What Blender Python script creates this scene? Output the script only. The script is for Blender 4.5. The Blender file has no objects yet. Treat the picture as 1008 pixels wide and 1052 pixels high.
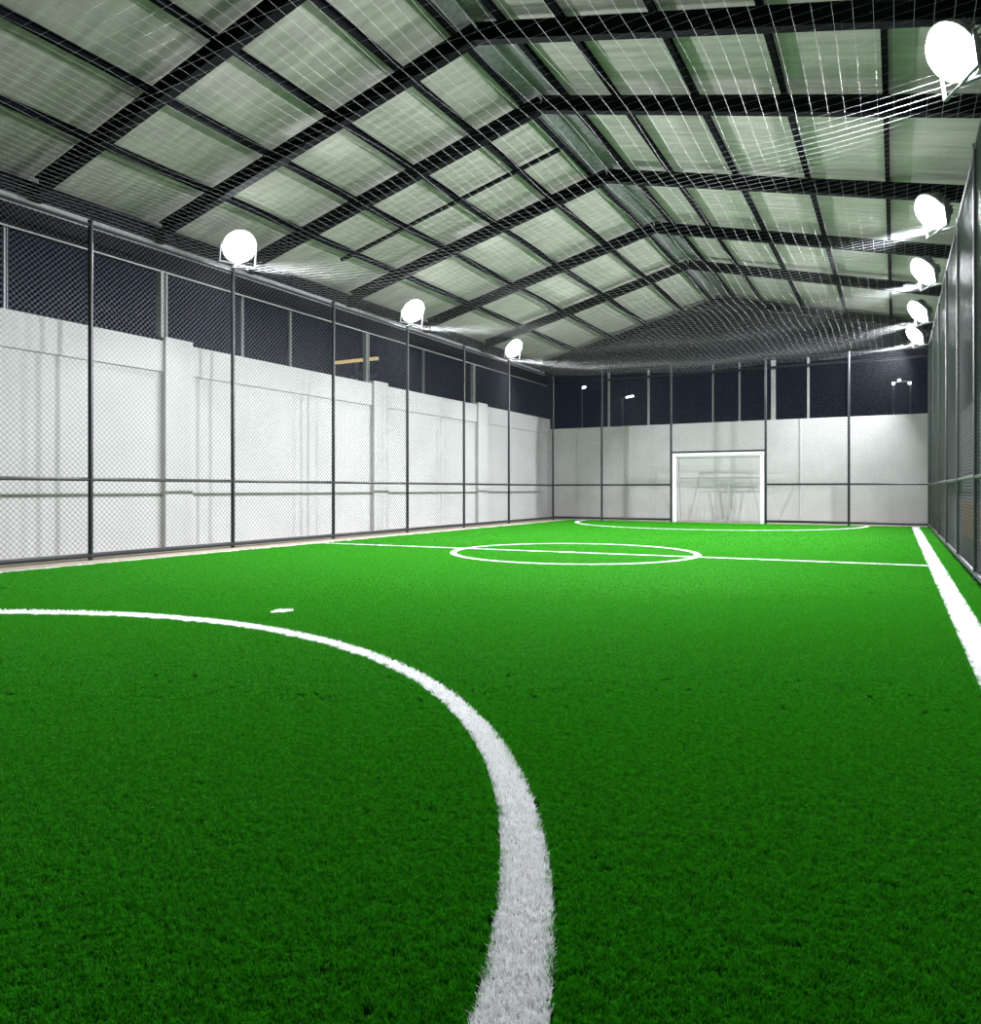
import bpy, math, random
import numpy as np
from mathutils import Vector, Matrix

random.seed(7)
rng = np.random.default_rng(7)
scene = bpy.context.scene
COL = scene.collection

# ------------------------------------------------------------------ camera
F_PX, W_PX, H_PX = 764.0, 1008.0, 1052.0
YAW = math.atan2(920 - 504, F_PX)
cam_d = bpy.data.cameras.new('camera')
cam_d.sensor_fit = 'HORIZONTAL'
cam_d.sensor_width = 36
cam_d.lens = 36 * F_PX / W_PX
cam_d.shift_y = -23 / W_PX
cam_d.clip_start = 0.05
cam_d.clip_end = 300
cam = bpy.data.objects.new('camera', cam_d)
COL.objects.link(cam)
cam.location = (0, 0, 1.0)
cam.rotation_euler = (math.pi / 2, 0, YAW)
scene.camera = cam
CD = np.array([-math.sin(YAW), math.cos(YAW)])
CR = np.array([math.cos(YAW), math.sin(YAW)])

scene.view_settings.view_transform = 'Standard'
scene.view_settings.look = 'None'
scene.view_settings.gamma = 1
scene.view_settings.exposure = 0.3
scene.view_settings.use_curve_mapping = False


# ------------------------------------------------------------------ materials
def mat(name, color, rough=0.6, metal=0.0, spec=0.5, bump=None, noise=None):
    """bump = (scale, strength, distance); noise = (scale, amount) soft variation of the paint"""
    m = bpy.data.materials.new(name)
    m.use_nodes = True
    nt = m.node_tree
    b = nt.nodes['Principled BSDF']
    b.inputs['Base Color'].default_value = (*color, 1)
    b.inputs['Roughness'].default_value = rough
    b.inputs['Metallic'].default_value = metal
    b.inputs['Specular IOR Level'].default_value = spec
    tc = nt.nodes.new('ShaderNodeTexCoord')
    if noise:
        n = nt.nodes.new('ShaderNodeTexNoise')
        n.inputs['Scale'].default_value = noise[0]
        n.inputs['Detail'].default_value = 5
        nt.links.new(tc.outputs['Object'], n.inputs['Vector'])
        r = nt.nodes.new('ShaderNodeValToRGB')
        a = noise[1]
        r.color_ramp.elements[0].position = 0.3
        r.color_ramp.elements[1].position = 0.7
        r.color_ramp.elements[0].color = (*[c * (1 - a) for c in color], 1)
        r.color_ramp.elements[1].color = (*[min(1, c * (1 + a)) for c in color], 1)
        nt.links.new(n.outputs['Fac'], r.inputs['Fac'])
        nt.links.new(r.outputs['Color'], b.inputs['Base Color'])
    if bump:
        n2 = nt.nodes.new('ShaderNodeTexNoise')
        n2.inputs['Scale'].default_value = bump[0]
        n2.inputs['Detail'].default_value = 4
        nt.links.new(tc.outputs['Object'], n2.inputs['Vector'])
        bp = nt.nodes.new('ShaderNodeBump')
        bp.inputs['Strength'].default_value = bump[1]
        bp.inputs['Distance'].default_value = bump[2]
        nt.links.new(n2.outputs['Fac'], bp.inputs['Height'])
        nt.links.new(bp.outputs['Normal'], b.inputs['Normal'])
    return m


def emit(name, color, strength):
    m = bpy.data.materials.new(name)
    m.use_nodes = True
    b = m.node_tree.nodes['Principled BSDF']
    b.inputs['Base Color'].default_value = (*color, 1)
    b.inputs['Emission Color'].default_value = (*color, 1)
    b.inputs['Emission Strength'].default_value = strength
    return m


def grass_mat(name, color, vary, trans):
    m = bpy.data.materials.new(name)
    m.use_nodes = True
    nt = m.node_tree
    nt.nodes.clear()
    out = nt.nodes.new('ShaderNodeOutputMaterial')
    geo = nt.nodes.new('ShaderNodeNewGeometry')
    n = nt.nodes.new('ShaderNodeTexNoise')
    n.inputs['Scale'].default_value = 60
    n.inputs['Detail'].default_value = 3
    nt.links.new(geo.outputs['Position'], n.inputs['Vector'])
    r = nt.nodes.new('ShaderNodeValToRGB')
    r.color_ramp.elements[0].position = 0.3
    r.color_ramp.elements[1].position = 0.7
    r.color_ramp.elements[0].color = (*[c * (1 - vary) for c in color], 1)
    r.color_ramp.elements[1].color = (*[min(1, c * (1 + vary)) for c in color], 1)
    nt.links.new(n.outputs['Fac'], r.inputs['Fac'])
    p = nt.nodes.new('ShaderNodeBsdfPrincipled')
    p.inputs['Roughness'].default_value = 0.55
    p.inputs['Specular IOR Level'].default_value = 0.12
    nt.links.new(r.outputs['Color'], p.inputs['Base Color'])
    t = nt.nodes.new('ShaderNodeBsdfTranslucent')
    nt.links.new(r.outputs['Color'], t.inputs['Color'])
    mx = nt.nodes.new('ShaderNodeMixShader')
    mx.inputs[0].default_value = trans
    nt.links.new(p.outputs[0], mx.inputs[1])
    nt.links.new(t.outputs[0], mx.inputs[2])
    nt.links.new(mx.outputs[0], out.inputs['Surface'])
    return m


def roof_mat():
    """sage foil-faced insulation with the ribs of the sheet running down the slope"""
    m = mat('sage_roof_lining', (0.50, 0.56, 0.45), 0.85, 0, 0.1)
    nt = m.node_tree
    b = nt.nodes['Principled BSDF']
    tc = nt.nodes.new('ShaderNodeTexCoord')
    mp = nt.nodes.new('ShaderNodeMapping')
    mp.inputs['Scale'].default_value = (0.15, 1, 0.15)
    nt.links.new(tc.outputs['Object'], mp.inputs['Vector'])
    n = nt.nodes.new('ShaderNodeTexNoise')
    n.inputs['Scale'].default_value = 9
    n.inputs['Detail'].default_value = 6
    nt.links.new(mp.outputs[0], n.inputs['Vector'])
    w = nt.nodes.new('ShaderNodeTexWave')
    w.bands_direction = 'Y'
    w.inputs['Scale'].default_value = 1.6
    w.inputs['Distortion'].default_value = 0.6
    nt.links.new(tc.outputs['Object'], w.inputs['Vector'])
    r = nt.nodes.new('ShaderNodeValToRGB')
    r.color_ramp.elements[0].position = 0.28
    r.color_ramp.elements[1].position = 0.72
    r.color_ramp.elements[0].color = (0.355, 0.35, 0.31, 1)
    r.color_ramp.elements[1].color = (0.51, 0.505, 0.45, 1)
    nt.links.new(n.outputs['Fac'], r.inputs['Fac'])
    nt.links.new(r.outputs['Color'], b.inputs['Base Color'])
    bp = nt.nodes.new('ShaderNodeBump')
    bp.inputs['Strength'].default_value = 0.25
    bp.inputs['Distance'].default_value = 0.01
    nt.links.new(w.outputs['Fac'], bp.inputs['Height'])
    nt.links.new(bp.outputs['Normal'], b.inputs['Normal'])
    return m


def block_mat(name, c1, c2, mortar, sc=1.0):
    m = mat(name, c1, 0.85)
    nt = m.node_tree
    b = nt.nodes['Principled BSDF']
    tc = nt.nodes.new('ShaderNodeTexCoord')
    mp = nt.nodes.new('ShaderNodeMapping')
    mp.inputs['Rotation'].default_value = (math.pi / 2, 0, math.pi / 2)
    nt.links.new(tc.outputs['Object'], mp.inputs['Vector'])
    br = nt.nodes.new('ShaderNodeTexBrick')
    br.inputs['Color1'].default_value = (*c1, 1)
    br.inputs['Color2'].default_value = (*c2, 1)
    br.inputs['Mortar'].default_value = (*mortar, 1)
    br.inputs['Scale'].default_value = sc
    nt.links.new(mp.outputs[0], br.inputs['Vector'])
    nt.links.new(br.outputs['Color'], b.inputs['Base Color'])
    return m


M = dict(
    steel=mat('black_painted_steel', (0.016, 0.018, 0.022), 0.35, 0.0, 0.5, noise=(6, 0.25)),
    beam=mat('dark_green_black_steel', (0.006, 0.007, 0.009), 0.8, 0.0, 0.05, noise=(3, 0.3)),
    wire=mat('coated_chain_link_wire', (0.055, 0.058, 0.068), 0.35, 0.3, 0.5),
    wire_lit=mat('lit_chain_link_wire', (0.17, 0.175, 0.19), 0.35, 0.3, 0.5),  # paler wire tone, painting in the light caught by the right fence
    column=mat('pale_grey_steel_column', (0.42, 0.43, 0.42), 0.5, 0.1, 0.5, noise=(5, 0.12)),
    wall=mat('white_painted_render', (0.66, 0.64, 0.648), 0.85, 0, 0.2, bump=(18, 0.15, 0.01), noise=(1.3, 0.05)),
    fascia=mat('translucent_grey_fascia', (0.22, 0.23, 0.23), 0.6, 0, 0.4, noise=(12, 0.3)),
    roof=roof_mat(),
    gable=mat('dark_navy_gable_sheet', (0.012, 0.015, 0.022), 0.6, 0, 0.3, noise=(2, 0.2)),
    turf_base=mat('dark_green_turf_backing', (0.006, 0.035, 0.004), 0.95, 0, 0.1, noise=(25, 0.3)),
    line_base=mat('white_turf_backing', (0.62, 0.62, 0.63), 0.95, 0, 0.1),
    green=grass_mat('green_turf_blade', (0.040, 0.32, 0.010), 0.4, 0.30),
    white=grass_mat('white_turf_blade', (0.95, 0.95, 0.96), 0.05, 0.36),
    kerb=mat('beige_concrete_kerb', (0.34, 0.29, 0.23), 0.9, 0, 0.2, noise=(8, 0.2)),
    net=mat('white_nylon_net', (0.50, 0.51, 0.51), 0.5, 0, 0.4),
    goalw=mat('white_goal_enamel', (0.85, 0.86, 0.86), 0.35, 0, 0.5),
    goalg=mat('grey_goal_rear_tube', (0.50, 0.50, 0.50), 0.5, 0, 0.4),
    housing=mat('grey_cast_lamp_housing', (0.30, 0.31, 0.32), 0.4, 0.3, 0.5),
    lamp=emit('floodlight_led', (0.95, 0.98, 1.0), 22),
    dimlamp=emit('street_lamp_glow', (0.95, 0.98, 1.0), 4),
    warm=emit('warm_lit_canopy_strip', (1.0, 0.72, 0.35), 0.6),  # canopy strip is no lamp; its emission stands for warm light on it
    ground=mat('dark_asphalt', (0.02, 0.021, 0.024), 0.9, 0, 0.2, noise=(2, 0.3)),
    darkwall=mat('dark_grey_siding', (0.05, 0.055, 0.065), 0.7, 0, 0.3, noise=(3, 0.2)),
    block=block_mat('grey_blockwork', (0.55, 0.55, 0.55), (0.48, 0.48, 0.49), (0.2, 0.2, 0.2), 2.5),
    brick=block_mat('orange_brickwork', (0.70, 0.33, 0.12), (0.62, 0.28, 0.11), (0.3, 0.24, 0.18), 4),
)


# ------------------------------------------------------------------ mesh helpers
class MB:
    def __init__(s):
        s.v, s.f = [], []

    def box(s, x0, x1, y0, y1, z0, z1):
        n = len(s.v)
        s.v += [(x0, y0, z0), (x1, y0, z0), (x1, y1, z0), (x0, y1, z0), (x0, y0, z1), (x1, y0, z1), (x1, y1, z1), (x0, y1, z1)]
        s.f += [tuple(n + i for i in q) for q in ((3, 2, 1, 0), (4, 5, 6, 7), (0, 1, 5, 4), (1, 2, 6, 5), (2, 3, 7, 6), (3, 0, 4, 7))]
        return s

    def bar(s, p0, p1, w, h, up=(0, 0, 1), off=(0, 0)):
        """box section from p0 to p1, w across and h along 'up'"""
        p0, p1 = Vector(p0), Vector(p1)
        t = (p1 - p0).normalized()
        a = t.cross(Vector(up)).normalized()
        b = a.cross(t)
        n = len(s.v)
        for p in (p0, p1):
            for i, j in ((-1, -1), (1, -1), (1, 1), (-1, 1)):
                s.v.append(tuple(p + a * (i * w / 2 + off[0]) + b * (j * h / 2 + off[1])))
        s.f += [tuple(n + i for i in q) for q in ((3, 2, 1, 0), (4, 5, 6, 7), (0, 1, 5, 4), (1, 2, 6, 5), (2, 3, 7, 6), (3, 0, 4, 7))]
        return s

    def tube(s, pts, r, k=8):
        pts = [Vector(p) for p in pts]
        n0 = len(s.v)
        for i, p in enumerate(pts):
            t = (pts[min(i + 1, len(pts) - 1)] - pts[max(i - 1, 0)]).normalized()
            ref = Vector((0, 0, 1)) if abs(t.z) < 0.9 else Vector((1, 0, 0))
            a = t.cross(ref).normalized()
            b = a.cross(t)
            for j in range(k):
                c = 2 * math.pi * (j + .5) / k
                s.v.append(tuple(p + a * (r * math.cos(c)) + b * (r * math.sin(c))))
        for i in range(len(pts) - 1):
            for j in range(k):
                q = n0 + i * k
                s.f.append((q + j, q + (j + 1) % k, q + k + (j + 1) % k, q + k + j))
        s.f.append(tuple(n0 + j for j in reversed(range(k))))
        s.f.append(tuple(n0 + (len(pts) - 1) * k + j for j in range(k)))
        return s

    def build(s, name, material, parent=None, smooth=False, bevel=0):
        me = bpy.data.meshes.new(name)
        me.from_pydata(s.v, [], s.f)
        me.materials.append(material)
        if smooth:
            me.polygons.foreach_set('use_smooth', [True] * len(me.polygons))
        me.update()
        o = bpy.data.objects.new(name, me)
        COL.objects.link(o)
        if parent:
            o.parent = parent
            top = parent.parent or parent                  # vertices are in world space: undo the thing's own place
            o.matrix_parent_inverse = Matrix.Identity(4) if parent.parent else Matrix.Translation(-Vector(top.location))
        if bevel:
            b = o.modifiers.new('bevel', 'BEVEL')
            b.width = bevel
            b.segments = 2
        return o


def tag(o, label=None, cat=None, group=None, kind=None):
    if label: o['label'] = label
    if cat: o['category'] = cat
    if group: o['group'] = group
    if kind: o['kind'] = kind
    return o


def thing(name, loc, label, cat, group=None):
    o = bpy.data.objects.new(name, None)
    o.empty_display_size = 0.2
    COL.objects.link(o)
    o.location = loc
    return tag(o, label, cat, group)


def struct(o, label=None):
    o['kind'] = 'structure'
    if label:
        o['label'] = label
    return o


# ------------------------------------------------------------------ dimensions
XL, XR, YB = -9.95, 0.78, 22.6          # fence planes
WXL, WYB = -10.58, 23.6                 # white walls behind them
FZ = 4.76                               # fence height
XRIDGE, ZRIDGE, SLOPE = -4.65, 6.75, 0.25
XE_L, XE_R = -10.95, 1.75
YN = -3.5                               # near end of what is built


def roofz(x):
    return ZRIDGE - SLOPE * abs(x - XRIDGE)


# ------------------------------------------------------------------ floor, kerb, ground outside
struct(MB().box(-9.42, XR + 0.02, YN, YB + 0.02, -0.10, 0.0).build('floor', M['turf_base']), 'green artificial turf pitch')
struct(MB().box(WXL - 0.0, -9.42, YN, WYB, -0.10, 0.006).build('kerb_strip', M['kerb']), 'beige concrete strip under the left fence')
struct(MB().box(-9.42, XR + 0.02, YB + 0.02, WYB, -0.10, 0.004).build('kerb_strip', M['kerb']), 'beige concrete strip under the far fence')
struct(MB().box(-60, 40, YN - 20, 90, -0.3, -0.12).build('ground', M['ground']), 'dark ground outside the hall')
struct(MB().box(XR + 0.02, 1.9, YN, WYB, -0.10, -0.01).build('kerb_strip', M['ground']), 'dark strip outside the right fence')

# ------------------------------------------------------------------ walls
w = MB()
w.box(WXL - 0.2, WXL, YN, WYB + 0.2, -0.1, 3.44)
w.box(WXL, WXL + 0.045, YN, WYB, 2.93, 3.44)               # top band
for y in (2.9, 8.41, 13.95, 18.80):
    w.box(WXL, WXL + 0.10, y - 0.27, y + 0.27, -0.05, 3.50)
    w.box(WXL - 0.2, WXL, y - 0.27, y + 0.27, 3.43, 3.50)
struct(w.build('wall_left', M['wall'], bevel=0.006), 'white rendered wall with pilasters behind the left fence')
w = MB()
w.box(WXL, XR + 0.9, WYB, WYB + 0.2, -0.1, 3.09)
for x in (-7.65, -2.45):
    w.box(x - 0.03, x + 0.03, WYB - 0.015, WYB, -0.05, 3.09)
struct(w.build('wall_back', M['wall'], bevel=0.004), 'white rendered wall behind the far fence')
struct(MB().box(1.75, 1.9, YN, WYB + 0.2, -0.1, 5.0).build('wall_right', M['darkwall']), 'dark wall beyond the right fence')
struct(MB().box(1.35, 1.74, 13.5, 20.6, 0.72, 2.75).build('pillar', M['block']), 'grey blockwork pier beyond the right fence')
struct(MB().box(1.33, 1.74, 13.5, 20.6, -0.05, 0.72).build('pillar', M['brick']), 'orange brick base of the grey pier')

# ------------------------------------------------------------------ roof
r = MB()
off = 0.22
for a, b in ((XE_L, XRIDGE), (XRIDGE, XE_R)):
    n = len(r.v)
    za, zb = roofz(a) + off, roofz(b) + off
    for dz in (0, 0.04):
        r.v += [(a, YN, za + dz), (b, YN, zb + dz), (b, WYB + 0.1, zb + dz), (a, WYB + 0.1, za + dz)]
    r.f += [tuple(n + i for i in q) for q in ((3, 2, 1, 0), (4, 5, 6, 7), (0, 1, 5, 4), (1, 2, 6, 5), (2, 3, 7, 6), (3, 0, 4, 7))]
struct(r.build('ceiling', M['roof']), 'pitched roof lined with sage green sheeting')

for sgn in (-1, 1):
    zc = ZRIDGE + off - 0.02
    rc = MB()
    rc.bar((XRIDGE + sgn * 0.15, YN, zc - 0.15 * SLOPE), (XRIDGE + sgn * 0.15, WYB - 0.1, zc - 0.15 * SLOPE), 0.30, 0.012,
           Vector((sgn * SLOPE, 0, 1)).normalized())
    struct(rc.build('ridge_cap', M['fascia']), 'grey ridge strip under the roof')

RAFT_Y = [-2.6, 0.4, 3.3, 6.15, 8.15, 10.12, 13.0, 16.05, 19.1, 23.2]
for y in RAFT_Y:
    for xe in (WXL + 0.02, 1.5):
        p0, p1 = (xe, y, roofz(xe)), (XRIDGE, y, ZRIDGE)
        b = MB()
        sl = Vector((p1[0] - p0[0], 0, p1[2] - p0[2])).normalized()
        up = Vector((-sl.z, 0, sl.x)) * (1 if sl.x > 0 else -1)
        b.bar(p0, p1, 0.02, 0.2, up)
        b.bar(p0, p1, 0.13, 0.018, up, (0, 0.1))
        b.bar(p0, p1, 0.13, 0.018, up, (0, -0.1))
        b.box(p0[0] - 0.11, p0[0] + 0.11, y - 0.065, y + 0.065, roofz(xe) - 0.22, roofz(xe) - 0.02)
        struct(b.build('rafter', M['beam']), 'black steel rafter')
PUR_X = [-9.5, -8.25, -7.05, -5.85, -4.97, -4.31, -3.52, -2.40, -1.27, -0.13, 0.95]
for x in PUR_X:
    b = MB()
    z = roofz(x) + 0.165
    b.bar((x, YN, z), (x, WYB, z), 0.012, 0.10)
    b.bar((x, YN, z), (x, WYB, z), 0.065, 0.012, off=(0.026, 0.045))
    b.bar((x, YN, z), (x, WYB, z), 0.065, 0.012, off=(0.026, -0.045))
    struct(b.build('purlin', M['beam']), 'black steel purlin')
struct(MB().bar((-9.7, 11.6, roofz(-9.7) + 0.09), (-4.97, 11.6, roofz(-4.97) + 0.09), 0.07, 0.05).build('roof_brace', M['beam']), 'thin black brace')
# eaves on the left: eave beam, grey strip, lower girt
struct(MB().box(WXL - 0.20, WXL - 0.06, YN, WYB, 5.09, 5.33).build('eave_beam', M['beam']), 'dark eave beam above the left wall')
struct(MB().box(WXL - 0.15, WXL - 0.12, YN, WYB, 4.93, 5.09).build('fascia_strip', M['fascia']), 'grey strip under the left eave')
g = MB().box(WXL - 0.20, WXL - 0.06, YN, WYB, 4.60, 4.93)
struct(g.build('girt', M['beam']), 'dark girt under the grey strip')
struct(MB().box(WXL - 0.06, WXL - 0.03, YN, WYB, 4.585, 4.605).build('trim_1', M['column']), 'pale lower edge of the girt')
struct(MB().box(1.45, 1.75, YN, WYB, 5.0, 5.35).build('eave_beam', M['beam']), 'dark eave beam above the right wall')
# gable
g = MB()
n = 0
pts = [(WXL, 4.95), (1.7, 4.95), (1.7, roofz(1.7) + off), (XRIDGE, ZRIDGE + off), (WXL, roofz(WXL) + off)]
for y in (WYB - 0.06, WYB + 0.06):
    g.v += [(x, y, z) for x, z in pts]
g.f = [(0, 1, 2, 3, 4), (9, 8, 7, 6, 5)] + [(i, i + 5, (i + 1) % 5 + 5, (i + 1) % 5) for i in range(5)]
struct(g.build('wall_gable', M['gable']), 'dark navy gable at the far end')
struct(MB().box(WXL, 1.7, WYB - 0.1, WYB - 0.02, 4.62, 4.68).build('girt', M['steel']), 'thin girt at the far end')


# columns on top of the walls
def column(x, y, z0, z1, wd, m=None):
    b = MB()
    b.box(x - wd / 2, x + wd / 2, y - wd / 2, y - wd / 2 + wd * .14, z0, z1)
    b.box(x - wd / 2, x + wd / 2, y + wd / 2 - wd * .14, y + wd / 2, z0, z1)
    b.box(x - wd * .08, x + wd * .08, y - wd * .4, y + wd * .4, z0, z1)
    return struct(b.build('column', m or M['column']), 'pale steel column on the wall')


for y, wd in ((3.0, .12), (8.2, .12), (13.6, .1), (18.5, .1)):
    column(WXL - 0.07, y, 3.44, 4.60, wd)
for y, wd in ((5.75, .05), (9.95, .05), (11.2, .05), (16, .05)):
    column(WXL - 0.11, y, 3.44, 4.60, wd, M['housing'])
for x, wd in ((-8.4, .06), (-7.05, .06), (-3.22, .12), (-2.25, .06), (-4.2, .05), (-5.0, .04)):
    column(x, WYB + 0.1, 3.09, 4.95, wd, M['column'] if wd > .05 else M['housing'])


# ------------------------------------------------------------------ chain-link fences
def clip_seg(p, q, a0, a1, b0, b1):
    """clip the segment p-q (2-D) to the rectangle"""
    t0, t1 = 0.0, 1.0
    dx, dy = q[0] - p[0], q[1] - p[1]
    for pp, qq in ((-dx, p[0] - a0), (dx, a1 - p[0]), (-dy, p[1] - b0), (dy, b1 - p[1])):
        if abs(pp) < 1e-12:
            if qq < 0: return None
            continue
        t = qq / pp
        if pp < 0:
            t0 = max(t0, t)
        else:
            t1 = min(t1, t)
        if t0 >= t1: return None
    return (p[0] + dx * t0, p[1] + dy * t0), (p[0] + dx * t1, p[1] + dy * t1)


def chain_panel(a0, a1, b0, b1, to3d, cell=0.078, wr=0.0019):
    """two families of diagonal wires woven a wire apart, over the rectangle a0..a1 x b0..b1"""
    m = MB()
    hgt = b1 - b0
    step = cell
    for sgn in (1, -1):
        k0 = math.floor((a0 - hgt) / step)
        k1 = math.ceil((a1 + hgt) / step)
        for k in range(k0, k1 + 1):
            c = k * step
            p, q = ((c, b0), (c + hgt, b1)) if sgn > 0 else ((c, b0), (c - hgt, b1))
            s = clip_seg(p, q, a0, a1, b0, b1)
            if s is None: continue
            P, Q = to3d(*s[0], sgn * wr), to3d(*s[1], sgn * wr)
            if (Vector(P) - Vector(Q)).length < 0.01: continue
            nrm = Vector(to3d(0, 0, 1)) - Vector(to3d(0, 0, 0))
            m.bar(P, Q, wr * 1.8, wr * 1.8, nrm)
    return m


PR = 0.034  # post radius


def fence(origin, to3d, posts, rails, z_top, label, mesh_rects, wire='wire'):
    root = thing('chain_link_fence', origin, label, 'fence')
    for a in posts:
        m = MB()
        m.tube([to3d(a, -0.02, 0), to3d(a, z_top, 0)], PR, 12)
        po = m.build('post', M['steel'], root, smooth=False)
        MB().tube([to3d(a, z_top, 0), to3d(a, z_top + 0.03, 0)], PR * 1.15, 12).build('post_cap', M['steel'], po)
    for (a0, a1, z, rr, nm) in rails:
        MB().tube([to3d(a0, z, 0), to3d(a1, z, 0)], rr, 10).build(nm, M['steel'], root)
    for (a0, a1, b0, b1) in mesh_rects:
        chain_panel(a0, a1, b0, b1, to3d).build('chain_link_mesh', M[wire], root)
    return root


LP = [-1.2, 1.35, 3.93, 6.50, 9.06, 11.65, 14.24, 16.82, 19.40, YB]
rails = [(LP[0], YB, FZ - 0.04, 0.024, 'top_rail'), (LP[0], YB, 1.145, 0.026, 'middle_rail'), (LP[0], YB, 0.075, 0.034, 'bottom_rail')]
rects = [(LP[i] + PR, LP[i + 1] - PR, 0.10, FZ - 0.05) for i in range(1, len(LP) - 1)]
fence((XL, 10, 0), lambda a, z, n: (XL + n, a, z), LP, rails, FZ,
      'tall black chain-link fence in front of the pilastered white wall, floodlights on three posts', rects)

BP = [-8.25, -6.02, -3.28, -1.12]
rails = [(XL, XR, FZ - 0.02, 0.026, 'top_rail'),
         (XL, BP[1], 1.15, 0.028, 'middle_rail'), (BP[2], XR, 1.15, 0.028, 'middle_rail'),
         (BP[1], BP[2], 2.13, 0.030, 'goal_rail'),
         (XL, BP[1], 0.09, 0.034, 'bottom_rail'), (BP[2], XR, 0.09, 0.034, 'bottom_rail')]
xs = [XL] + BP + [XR]
rects = []
for i in range(len(xs) - 1):
    rects.append((xs[i] + PR, xs[i + 1] - PR, 2.15 if i == 2 else 0.10, FZ - 0.05))
fence((-4.6, YB, 0), lambda a, z, n: (a, YB + n, z), BP, rails, FZ,
      'black chain-link fence at the far end, framing the small white goal', rects)

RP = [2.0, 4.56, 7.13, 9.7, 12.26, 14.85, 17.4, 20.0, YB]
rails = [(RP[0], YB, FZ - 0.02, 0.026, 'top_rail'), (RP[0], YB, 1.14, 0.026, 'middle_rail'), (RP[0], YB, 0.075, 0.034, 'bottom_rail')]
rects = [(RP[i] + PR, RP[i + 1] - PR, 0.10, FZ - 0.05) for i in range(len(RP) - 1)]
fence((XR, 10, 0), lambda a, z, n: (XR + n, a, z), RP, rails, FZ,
      'dark chain-link fence seen edge-on beside the wide white sideline', rects, 'wire_lit')

# ------------------------------------------------------------------ goal
GX0, GX1, GD = -5.92, -3.38, 0.85
root = thing('goal', ((GX0 + GX1) / 2, YB, 0), 'small white football goal set into the far fence', 'goal')
for x in (GX0, GX1):
    MB().box(x - 0.05, x + 0.05, YB - 0.05, YB + 0.05, 0.0, 2.0).build('post', M['goalw'], root, bevel=0.012)
MB().box(GX0 - 0.05, GX1 + 0.05, YB - 0.05, YB + 0.05, 2.0, 2.1).build('crossbar', M['goalw'], root, bevel=0.012)
m = MB()
yb = YB + GD
for x in (GX0, GX1):
    m.tube([(x, YB + 0.05, 2.04), (x, YB + 0.45, 1.98), (x, yb, 0.05)], 0.018, 8)
    m.tube([(x, YB + 0.05, 0.04), (x, yb, 0.04)], 0.018, 8)
m.tube([(GX0, yb, 0.04), (GX1, yb, 0.04)], 0.018, 8)
m.tube([(GX0, YB + 0.45, 1.98), (GX1, YB + 0.45, 1.98)], 0.018, 8)
m.tube([(GX0, YB + 0.68, 1.36), (GX1, YB + 0.68, 1.36)], 0.02, 8)
m.tube([(-4.75, YB + 0.72, 1.2), (-4.75, yb, 0.04)], 0.02, 8)
m.tube([(-4.45, YB + 0.72, 1.2), (-4.45, yb, 0.04)], 0.02, 8)
m.tube([(-5.0, YB + 0.72, 1.2), (GX1, YB + 0.72, 1.2)], 0.02, 8)
m.build('rear_frame', M['goalg'], root)
m = MB()
k = 0.12
nx = int((GX1 - GX0) / k)
for i in range(nx + 1):
    x = GX0 + (GX1 - GX0) * i / nx
    m.tube([(x, YB + 0.06, 2.03), (x, YB + 0.44, 1.965), (x, yb - 0.02, 0.06)], 0.002, 3)
for j in range(17):
    t = j / 16
    m.tube([(GX0, YB + 0.45 + (GD - 0.47) * t, 1.96 - 1.9 * t), (GX1, YB + 0.45 + (GD - 0.47) * t, 1.96 - 1.9 * t)], 0.002, 3)
m.build('net', M['net'], root)


# ------------------------------------------------------------------ overhead net
def net_z(x, y):
    u = (x - XL) / (XR - XL)
    sag = 0.22 * 4 * u * (1 - u)
    return FZ + 0.02 - sag + 0.035 * math.sin(y * 2.1) * (1 - (2 * u - 1) ** 4) + 0.03 * math.sin(x * 1.7 + y * .6) * min(1, 6 * u * (1 - u))


m = MB()
NS = 0.14
for i in range(int((XR - XL) / NS) + 1):
    x = XL + i * NS
    m.tube([(x, y, net_z(x, y)) for y in np.arange(0.5, YB + 0.01, 0.5)], 0.0008, 3)
for j in range(int((YB - 0.5) / NS) + 1):
    y = 0.5 + j * NS
    m.tube([(x, y, net_z(x, y)) for x in np.linspace(XL, XR, 24)], 0.0008, 3)
tag(m.build('overhead_net', M['net']), 'white square-mesh net stretched under the roof between the fence tops', 'net')


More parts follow.
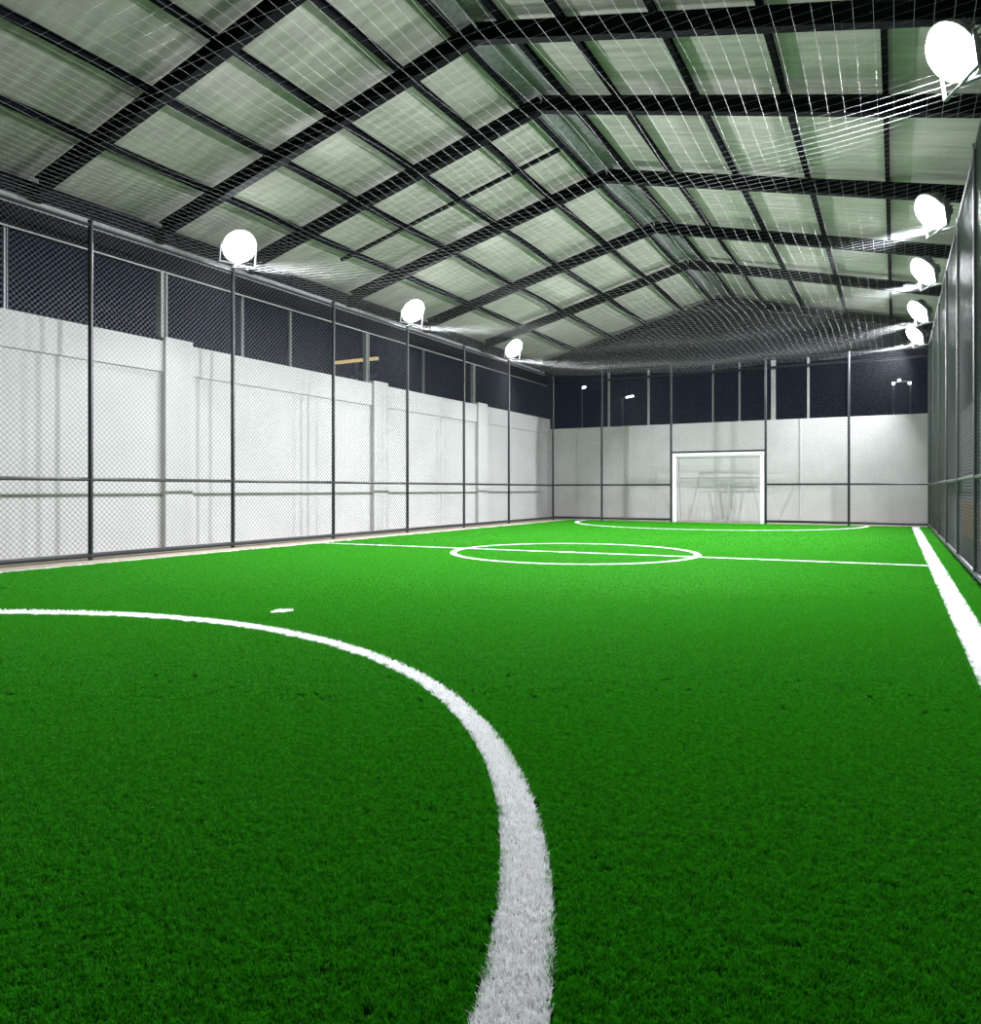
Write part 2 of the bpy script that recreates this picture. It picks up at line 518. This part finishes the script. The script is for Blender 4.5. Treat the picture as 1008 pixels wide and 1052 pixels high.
# ------------------------------------------------------------------ floodlights
def floodlight(x, y, z, face, tilt, rad, power, label, arm):
    """round flood lamp: finned cast housing, bulging glass, yoke"""
    root = thing('floodlight', (x, y, z), label, 'floodlight', 'floodlights on the fences')
    n = Vector((math.cos(tilt) * face[0], math.cos(tilt) * face[1], -math.sin(tilt)))
    side = n.cross(Vector((0, 0, 1))).normalized()
    up = side.cross(n).normalized()
    c = Vector((x, y, z))

    def turned(prof, k=28):
        mb = MB()
        for d, q in prof:
            for t in range(k):
                a = 2 * math.pi * t / k
                mb.v.append(tuple(c + n * d + side * (q * math.cos(a)) + up * (q * math.sin(a))))
        for i in range(len(prof) - 1):
            for t in range(k):
                b, e = i * k, (t + 1) % k
                mb.f.append((b + t, b + e, b + k + e, b + k + t))
        mb.f.append(tuple(reversed(range(k))))
        mb.f.append(tuple((len(prof) - 1) * k + t for t in range(k)))
        return mb
    ho = turned([(-.17, rad * .35), (-.16, rad * .5), (-.08, rad * .62), (-.05, rad * .98), (-.01, rad * 1.04), (0.005, rad * 1.04), (0.005, rad * .9)]).build('housing', M['housing'], root)
    h = MB()
    for q in range(10):
        a = math.pi * q / 10
        v = side * math.cos(a) + up * math.sin(a)
        h.bar(c - n * .14 - v * rad * .72, c - n * .14 + v * rad * .72, 0.01, 0.09, n)
    h.build('cooling_fins', M['housing'], ho)
    turned([(0.0, rad * .97), (.02, rad * .96), (.06, rad * .86), (.095, rad * .62), (.115, rad * .3), (.118, rad * .02)]).build('lens', M['lamp'], root, smooth=True)  # lens domed and widened so its shape stands in for lamp glare
    b = MB()
    low = c - n * 0.10 - Vector((0, 0, rad * 1.2))
    for s in (-1, 1):
        b.bar(c - n * 0.04 + side * (s * rad * 1.08), low + side * (s * rad * 1.08), 0.014, 0.035, n)
    b.bar(low + side * (rad * 1.09), low - side * (rad * 1.09), 0.035, 0.014)
    b.tube([tuple(low), arm], 0.02, 8)
    b.build('bracket', M['housing'], root)
    ld = bpy.data.lights.new('floodlight_beam', 'AREA')
    ld.shape = 'DISK'
    ld.size = rad * 1.9
    ld.spread = math.radians(145)
    ld.energy = power
    ld.color = (0.93, 0.97, 1.0)
    lo = bpy.data.objects.new('floodlight_beam', ld)
    COL.objects.link(lo)
    lo.parent = root
    lo.matrix_world = Matrix.Translation(c + n * 0.13) @ n.to_track_quat('-Z', 'Y').to_matrix().to_4x4()
    lo.location = n * 0.13
    lo.rotation_euler = n.to_track_quat('-Z', 'Y').to_euler()
    return root


PW = 430
dirL = Vector((0.95, -0.30, 0)).normalized()
dirR = Vector((-0.92, -0.36, 0)).normalized()
names = ['floodlight on the left fence, nearest the camera and largest of the left row',
         'middle floodlight of the three on the left fence',
         'farthest floodlight of the three on the left fence, close to the far corner']
for y, nm in zip((9.06, 14.24, 19.40), names):
    floodlight(XL + 0.16, y, FZ + 0.37, dirL, math.radians(38), 0.29, PW, nm, (XL, y, FZ + 0.03))
names = ['big floodlight above the right fence at the top right corner of the photo',
         'second floodlight from the camera along the right fence',
         'third floodlight from the camera along the right fence, middle of the row',
         'fourth floodlight along the right fence, just before the last one',
         'farthest and lowest-looking floodlight of the right fence, above the far corner']
for y, nm in zip((8.0, 12.45, 15.75, 19.25, 22.15), names):
    floodlight(0.46, y, 5.0, dirR, math.radians(38), 0.29, PW, nm, (XR, y, FZ - 0.02))


# ------------------------------------------------------------------ things out in the dark beyond the walls
def street_lamp(x, y, z, reach, label):
    root = thing('street_lamp', (x, y, 0), label, 'street lamp')
    MB().tube([(x, y, -0.12), (x, y, z)], 0.04, 8).build('pole', M['housing'], root)
    a = MB().bar((x, y, z - .02), (x + reach, y - .1, z + .05), 0.06, 0.05).build('arm', M['housing'], root)
    MB().bar((x + reach * .4, y - .05, z + .02), (x + reach, y - .1, z + .06), 0.12, 0.07).build('lamp_head', M['dimlamp'], a)


street_lamp(-11.85, 30, 5.35, 0.18, 'slim street lamp with a tiny head beyond the left end of the far wall')
street_lamp(-10.05, 30, 4.82, 0.5, 'street lamp with a long bright head in the dark behind the far fence')
root = thing('pole_frame', (0.2, 30, 0), 'pale twin-pole frame with small lights behind the far wall at right', 'pole frame')
for x in (-0.06, 0.46):
    MB().tube([(x, 30, -0.12), (x, 30, 4.72)], 0.03, 8).build('pole', M['column'], root)
MB().tube([(-0.06, 30, 4.72), (0.05, 30, 4.82), (0.35, 30, 4.82), (0.46, 30, 4.72)], 0.03, 8).build('crosspiece', M['column'], root)
for x, z in ((-0.06, 4.74), (0.12, 4.84), (0.44, 4.72)):
    MB().box(x - .05, x + .05, 29.92, 29.97, z - .02, z + .06).build('light', M['dimlamp'], root)
# warm-lit canopy beyond the left wall
root = thing('canopy', (-15.9, 20, 0), 'warm-lit canopy on pale posts beyond the left wall', 'canopy')
for x in (-16.08, -15.63):
    MB().tube([(x, 20, -0.12), (x, 20, 5.32)], 0.05, 8).build('post', M['column'], root)
MB().box(-16.98, -15.2, 19.96, 20.08, 5.34, 5.43).build('canopy_top', M['warm'], root)
MB().box(-16.3, -15.2, 19.90, 19.95, 4.78, 4.86).build('crossbar', M['column'], root)

# ------------------------------------------------------------------ pitch markings
C_OUT, R_OUT = np.array([-4.453, -0.158]), 4.141
C_IN, R_IN = np.array([-4.327, 0.027]), 3.816
FARC, FARR = np.array([-4.72, 22.55]), 4.12
CC, CRO = np.array([-4.46, 10.92]), 1.94
LW = 0.085


def m_near(p):
    return (np.hypot(*(p - C_OUT).T) < R_OUT) & (np.hypot(*(p - C_IN).T) > R_IN) & (p[:, 1] > 0.02)


def m_far(p):
    q = np.hypot(*(p - FARC).T)
    return (q < FARR) & (q > FARR - 0.12) & (p[:, 1] < YB - 0.02)


def m_circle(p):
    q = np.hypot(*(p - CC).T)
    return (q < CRO) & (q > CRO - 0.10)


def half_y(x):
    return 10.60 + (x + 9.30) * (0.60 / 9.7)


def m_half(p):
    inside = (np.abs(p[:, 1] - half_y(p[:, 0])) < 0.05) & (p[:, 0] > -9.36) & (p[:, 0] < 0.38)
    return inside & ~m_circle(p)


def m_right(p):
    return (p[:, 0] > 0.375) & (p[:, 0] < 0.545) & (p[:, 1] < YB - 0.05) & (p[:, 1] > 1.0)


def m_left(p):
    return (p[:, 0] > -9.42) & (p[:, 0] < -9.36) & (p[:, 1] < YB - 0.05) & (p[:, 1] > 1.0)


def m_spot(p):
    return (((p[:, 0] + 4.39) / 0.085) ** 2 + ((p[:, 1] - 4.52) / 0.11) ** 2) < 1


def m_cspot(p):
    q = p - np.array([-4.56, half_y(-4.56)])
    return ((q[:, 0] / 0.14) ** 2 + (q[:, 1] / 0.10) ** 2 < 1)


ALL_LINES = (m_near, m_far, m_circle, m_half, m_right, m_left, m_spot, m_cspot)


def on_line(p):
    r = np.zeros(len(p), bool)
    for f in ALL_LINES:
        r |= f(p)
    return r


def blades(pts, h, wid, lean, zb=0.0):
    """one bent, tapering blade per root point -> verts, quads, tris"""
    n = len(pts)
    ang = rng.uniform(0, 2 * math.pi, n)
    la = rng.uniform(0, 2 * math.pi, n)
    hh = h * rng.uniform(0.7, 1.15, n)
    ln = lean * rng.uniform(0.15, 1.0, n) * hh
    ww = wid * rng.uniform(0.7, 1.2, n) / 2
    ax, ay = np.cos(ang) * ww, np.sin(ang) * ww
    lx, ly = np.cos(la) * ln, np.sin(la) * ln
    V = np.zeros((n, 5, 3))
    V[:, 0] = np.c_[pts[:, 0] - ax, pts[:, 1] - ay, np.full(n, zb)]
    V[:, 1] = np.c_[pts[:, 0] + ax, pts[:, 1] + ay, np.full(n, zb)]
    V[:, 2] = np.c_[pts[:, 0] + ax * .85 + lx * .35, pts[:, 1] + ay * .85 + ly * .35, zb + hh * .6]
    V[:, 3] = np.c_[pts[:, 0] - ax * .85 + lx * .35, pts[:, 1] - ay * .85 + ly * .35, zb + hh * .6]
    V[:, 4] = np.c_[pts[:, 0] + lx, pts[:, 1] + ly, zb + hh]
    b = np.arange(n) * 5
    Q = np.c_[b, b + 1, b + 2, b + 3]
    T = np.c_[b + 3, b + 2, b + 4]
    return V.reshape(-1, 3), Q, T


def mesh_from(name, V, Q, T, material):
    me = bpy.data.meshes.new(name)
    me.vertices.add(len(V))
    me.vertices.foreach_set('co', np.asarray(V, np.float32).ravel())
    nl = len(Q) * 4 + len(T) * 3
    me.loops.add(nl)
    me.loops.foreach_set('vertex_index', np.concatenate([Q.ravel(), T.ravel()]).astype(np.int32))
    me.polygons.add(len(Q) + len(T))
    st = np.concatenate([np.arange(len(Q)) * 4, len(Q) * 4 + np.arange(len(T)) * 3]).astype(np.int32)
    me.polygons.foreach_set('loop_start', st)
    me.materials.append(material)
    me.update(calc_edges=True)
    me.validate()
    return me


def depth(p):
    return p @ CD


def line_object(name, f, x0, x1, y0, y1, label, base_mb, dens_max=60000):
    """a marking: white tufts set in the turf, over a white backing strip"""
    area = (x1 - x0) * (y1 - y0)
    # candidate roots in depth bands, fewer and wider blades farther off
    Vs, Qs, Ts = [], [], []
    nv = 0
    for d0, d1, dens, wid in ((-9, 2.2, 95000, .0022), (2.2, 3.2, 60000, .0028), (3.2, 6.0, 22000, .005), (6.0, 12.0, 4500, .012), (12, 60, 1500, .022)):
        # sample on cells of 0.25 m that hold the line
        cs = 0.25
        gx = np.arange(x0 - cs, x1 + cs, cs)
        gy = np.arange(y0 - cs, y1 + cs, cs)
        G = np.stack(np.meshgrid(gx, gy), -1).reshape(-1, 2)
        dd = depth(G + cs / 2)
        G = G[(dd > d0 - cs) & (dd < d1 + cs)]
        if not len(G): continue
        probe = np.linspace(0, cs, 12)
        sub = np.stack(np.meshgrid(probe, probe), -1).reshape(-1, 2)
        hit = np.zeros(len(G), bool)
        for s in sub:
            hit |= f(G + s)
        G = G[hit]
        if not len(G): continue
        k = int(dens * cs * cs)
        P = (G[:, None, :] + rng.uniform(0, cs, (len(G), k, 2))).reshape(-1, 2)
        dd = depth(P)
        P = P[(dd >= d0) & (dd < d1)]
        P = P[f(P)]
        if not len(P): continue
        V, Q, T = blades(P, 0.019, wid, 0.85, 0.001)
        Vs.append(V); Qs.append(Q + nv); Ts.append(T + nv)
        nv += len(V)
    bv = np.array(base_mb.v)
    Vs.append(bv)
    Qs.append(np.array([q for q in base_mb.f]) + nv)
    me = mesh_from(name, np.concatenate(Vs), np.concatenate(Qs), np.concatenate(Ts), M['white'])
    me.materials.append(M['line_base'])
    nq = sum(len(q) for q in Qs)
    mi = np.zeros(len(me.polygons), np.int32)
    mi[nq - len(Qs[-1]):nq] = 1
    me.polygons.foreach_set('material_index', mi)
    o = bpy.data.objects.new(name, me)
    COL.objects.link(o)
    return tag(o, label, 'line', 'white pitch markings', 'thing')


def ring(co, ro, ci, ri, a0, a1, n, z=0.004):
    b = MB()
    for i in range(n + 1):
        t = a0 + (a1 - a0) * i / n
        c, s = math.cos(t), math.sin(t)
        b.v += [(ci[0] + ri * c, ci[1] + ri * s, z), (co[0] + ro * c, co[1] + ro * s, z)]
    b.f = [(2 * i, 2 * i + 1, 2 * i + 3, 2 * i + 2) for i in range(n)]
    return b


def quad(pts, z=0.004):
    b = MB()
    b.v = [(x, y, z) for x, y in pts]
    b.f = [(0, 1, 2, 3)]
    return b


line_object('penalty_arc', m_near, -8.7, -0.2, 0.0, 4.1, 'broad white penalty arc sweeping across the dark turf in the foreground',
            ring(C_OUT, R_OUT, C_IN, R_IN, 0.06, math.pi - 0.06, 96))
line_object('penalty_arc', m_far, -9.0, -0.5, 18.2, YB, 'thin white penalty arc in front of the far goal',
            ring(FARC, FARR, FARC, FARR - 0.12, math.pi + .02, 2 * math.pi - .02, 96, 0.014))
line_object('centre_circle', m_circle, -6.5, -2.4, 8.9, 13.0, 'white centre circle crossed by the halfway line',
            ring(CC, CRO, CC, CRO - 0.10, 0, 2 * math.pi, 96, 0.014))
line_object('halfway_line', m_half, -9.4, 0.4, 10.4, 11.4, 'straight white halfway line running across the pitch through the centre circle',
            quad([(-9.36, half_y(-9.36) - .05), (0.38, half_y(.38) - .05), (0.38, half_y(.38) + .05), (-9.36, half_y(-9.36) + .05)], 0.013))
line_object('sideline', m_right, 0.3, 0.6, 1.0, YB, 'broad straight white sideline beside the right fence',
            quad([(0.375, 1.0), (0.545, 1.0), (0.545, YB - .05), (0.375, YB - .05)]))
line_object('sideline', m_left, -9.45, -9.3, 1.0, YB, 'thin white sideline along the kerb of the left fence',
            quad([(-9.42, 1.0), (-9.36, 1.0), (-9.36, YB - .05), (-9.42, YB - .05)]))
line_object('penalty_spot', m_spot, -4.6, -4.2, 4.3, 4.7, 'small white penalty spot on the turf behind the foreground arc',
            ring((-4.39, 4.52), .08, (-4.39, 4.52), .001, 0, 2 * math.pi, 20, 0.012))
line_object('centre_spot', m_cspot, -4.9, -4.2, 10.6, 11.2, 'white centre spot in the middle of the centre circle',
            ring((-4.56, half_y(-4.56)), .10, (-4.56, half_y(-4.56)), .001, 0, 2 * math.pi, 20, 0.0145))

# ------------------------------------------------------------------ green turf: tufts of blades on scattered points
# the mesh holds one tuft (flag 'tuft') and all root points; the nodes set the tuft on each point
TN = 100
ang = rng.uniform(0, 2 * math.pi, TN)
rad = 0.021 * np.sqrt(rng.uniform(0, 1, TN))
tv, tq, tt = blades(np.c_[np.cos(ang) * rad, np.sin(ang) * rad], 0.018, 0.0023, 0.7, 0.0)
pts, scl = [], []
for d0, d1, sp, sx in ((0.2, 3.6, 0.024, 1.0), (3.6, 7.0, 0.036, 1.4), (7.0, 13.0, 0.055, 2.1), (13.0, 40.0, 0.085, 3.1)):
    gx = np.arange(-9.36, XR - 0.02, sp)
    gy = np.arange(-0.8, YB, sp)
    P = np.stack(np.meshgrid(gx, gy), -1).reshape(-1, 2)
    P = P + rng.uniform(-sp * .5, sp * .5, P.shape)
    dd = depth(P)
    lat = P @ CR
    dj = dd * (1 + 0.22 * np.modf(np.abs(np.sin(P[:, 0] * 12.99 + P[:, 1] * 78.2)) * 43758.5)[0] - 0.11)
    keep = (dj >= d0) & (dj < d1) & (np.abs(lat) < 1.2 * dd + 1.2)
    P = P[keep]
    # keep the tufts off the markings, allowing for their spread
    bad = on_line(P)
    rr = 0.003 * sx
    for a in np.linspace(0, 2 * math.pi, 8, endpoint=False):
        bad |= on_line(P + rr * np.array([math.cos(a), math.sin(a)]))
    P = P[~bad]
    pts.append(P)
    scl.append(np.c_[np.full(len(P), sx), np.full(len(P), sx), rng.uniform(0.85, 1.1, len(P))])
P = np.concatenate(pts)
S = np.concatenate(scl)
V = np.concatenate([tv, np.c_[P, np.zeros(len(P))]])
me = mesh_from('turf_grass', V, tq, tt, M['green'])
fl = me.attributes.new('tuft', 'BOOLEAN', 'POINT')
fl.data.foreach_set('value', np.arange(len(V)) < len(tv))
sa = me.attributes.new('tuft_scale', 'FLOAT_VECTOR', 'POINT')
sa.data.foreach_set('vector', np.concatenate([np.ones((len(tv), 3)), S]).astype(np.float32).ravel())
turf = bpy.data.objects.new('turf_grass', me)
COL.objects.link(turf)
tag(turf, 'short green artificial grass covering the pitch', 'grass', None, 'stuff')
ng = bpy.data.node_groups.new('tufts', 'GeometryNodeTree')
ng.interface.new_socket('Geometry', in_out='INPUT', socket_type='NodeSocketGeometry')
ng.interface.new_socket('Geometry', in_out='OUTPUT', socket_type='NodeSocketGeometry')
N = ng.nodes
gi, go = N.new('NodeGroupInput'), N.new('NodeGroupOutput')
at = N.new('GeometryNodeInputNamedAttribute'); at.data_type = 'BOOLEAN'; at.inputs['Name'].default_value = 'tuft'
a2 = N.new('GeometryNodeInputNamedAttribute'); a2.data_type = 'FLOAT_VECTOR'; a2.inputs['Name'].default_value = 'tuft_scale'
sepg = N.new('GeometryNodeSeparateGeometry')
rv = N.new('FunctionNodeRandomValue'); rv.data_type = 'FLOAT_VECTOR'
rv.inputs['Min'].default_value = (0, 0, 0)
rv.inputs['Max'].default_value = (0, 0, 6.2832)
ip = N.new('GeometryNodeInstanceOnPoints')
L = ng.links
L.new(gi.outputs[0], sepg.inputs['Geometry'])
L.new(at.outputs['Attribute'], sepg.inputs['Selection'])
L.new(sepg.outputs['Inverted'], ip.inputs['Points'])
L.new(sepg.outputs['Selection'], ip.inputs['Instance'])
L.new(rv.outputs['Value'], ip.inputs['Rotation'])
L.new(a2.outputs['Attribute'], ip.inputs['Scale'])
L.new(ip.outputs['Instances'], go.inputs[0])
md = turf.modifiers.new('tufts', 'NODES')
md.node_group = ng
print('tuft points', len(P))

# ------------------------------------------------------------------ night sky
wd = bpy.data.worlds.new('night')
scene.world = wd
wd.use_nodes = True
bg = wd.node_tree.nodes['Background']
bg.inputs['Color'].default_value = (0.30, 0.42, 0.75, 1)
bg.inputs['Strength'].default_value = 0.02
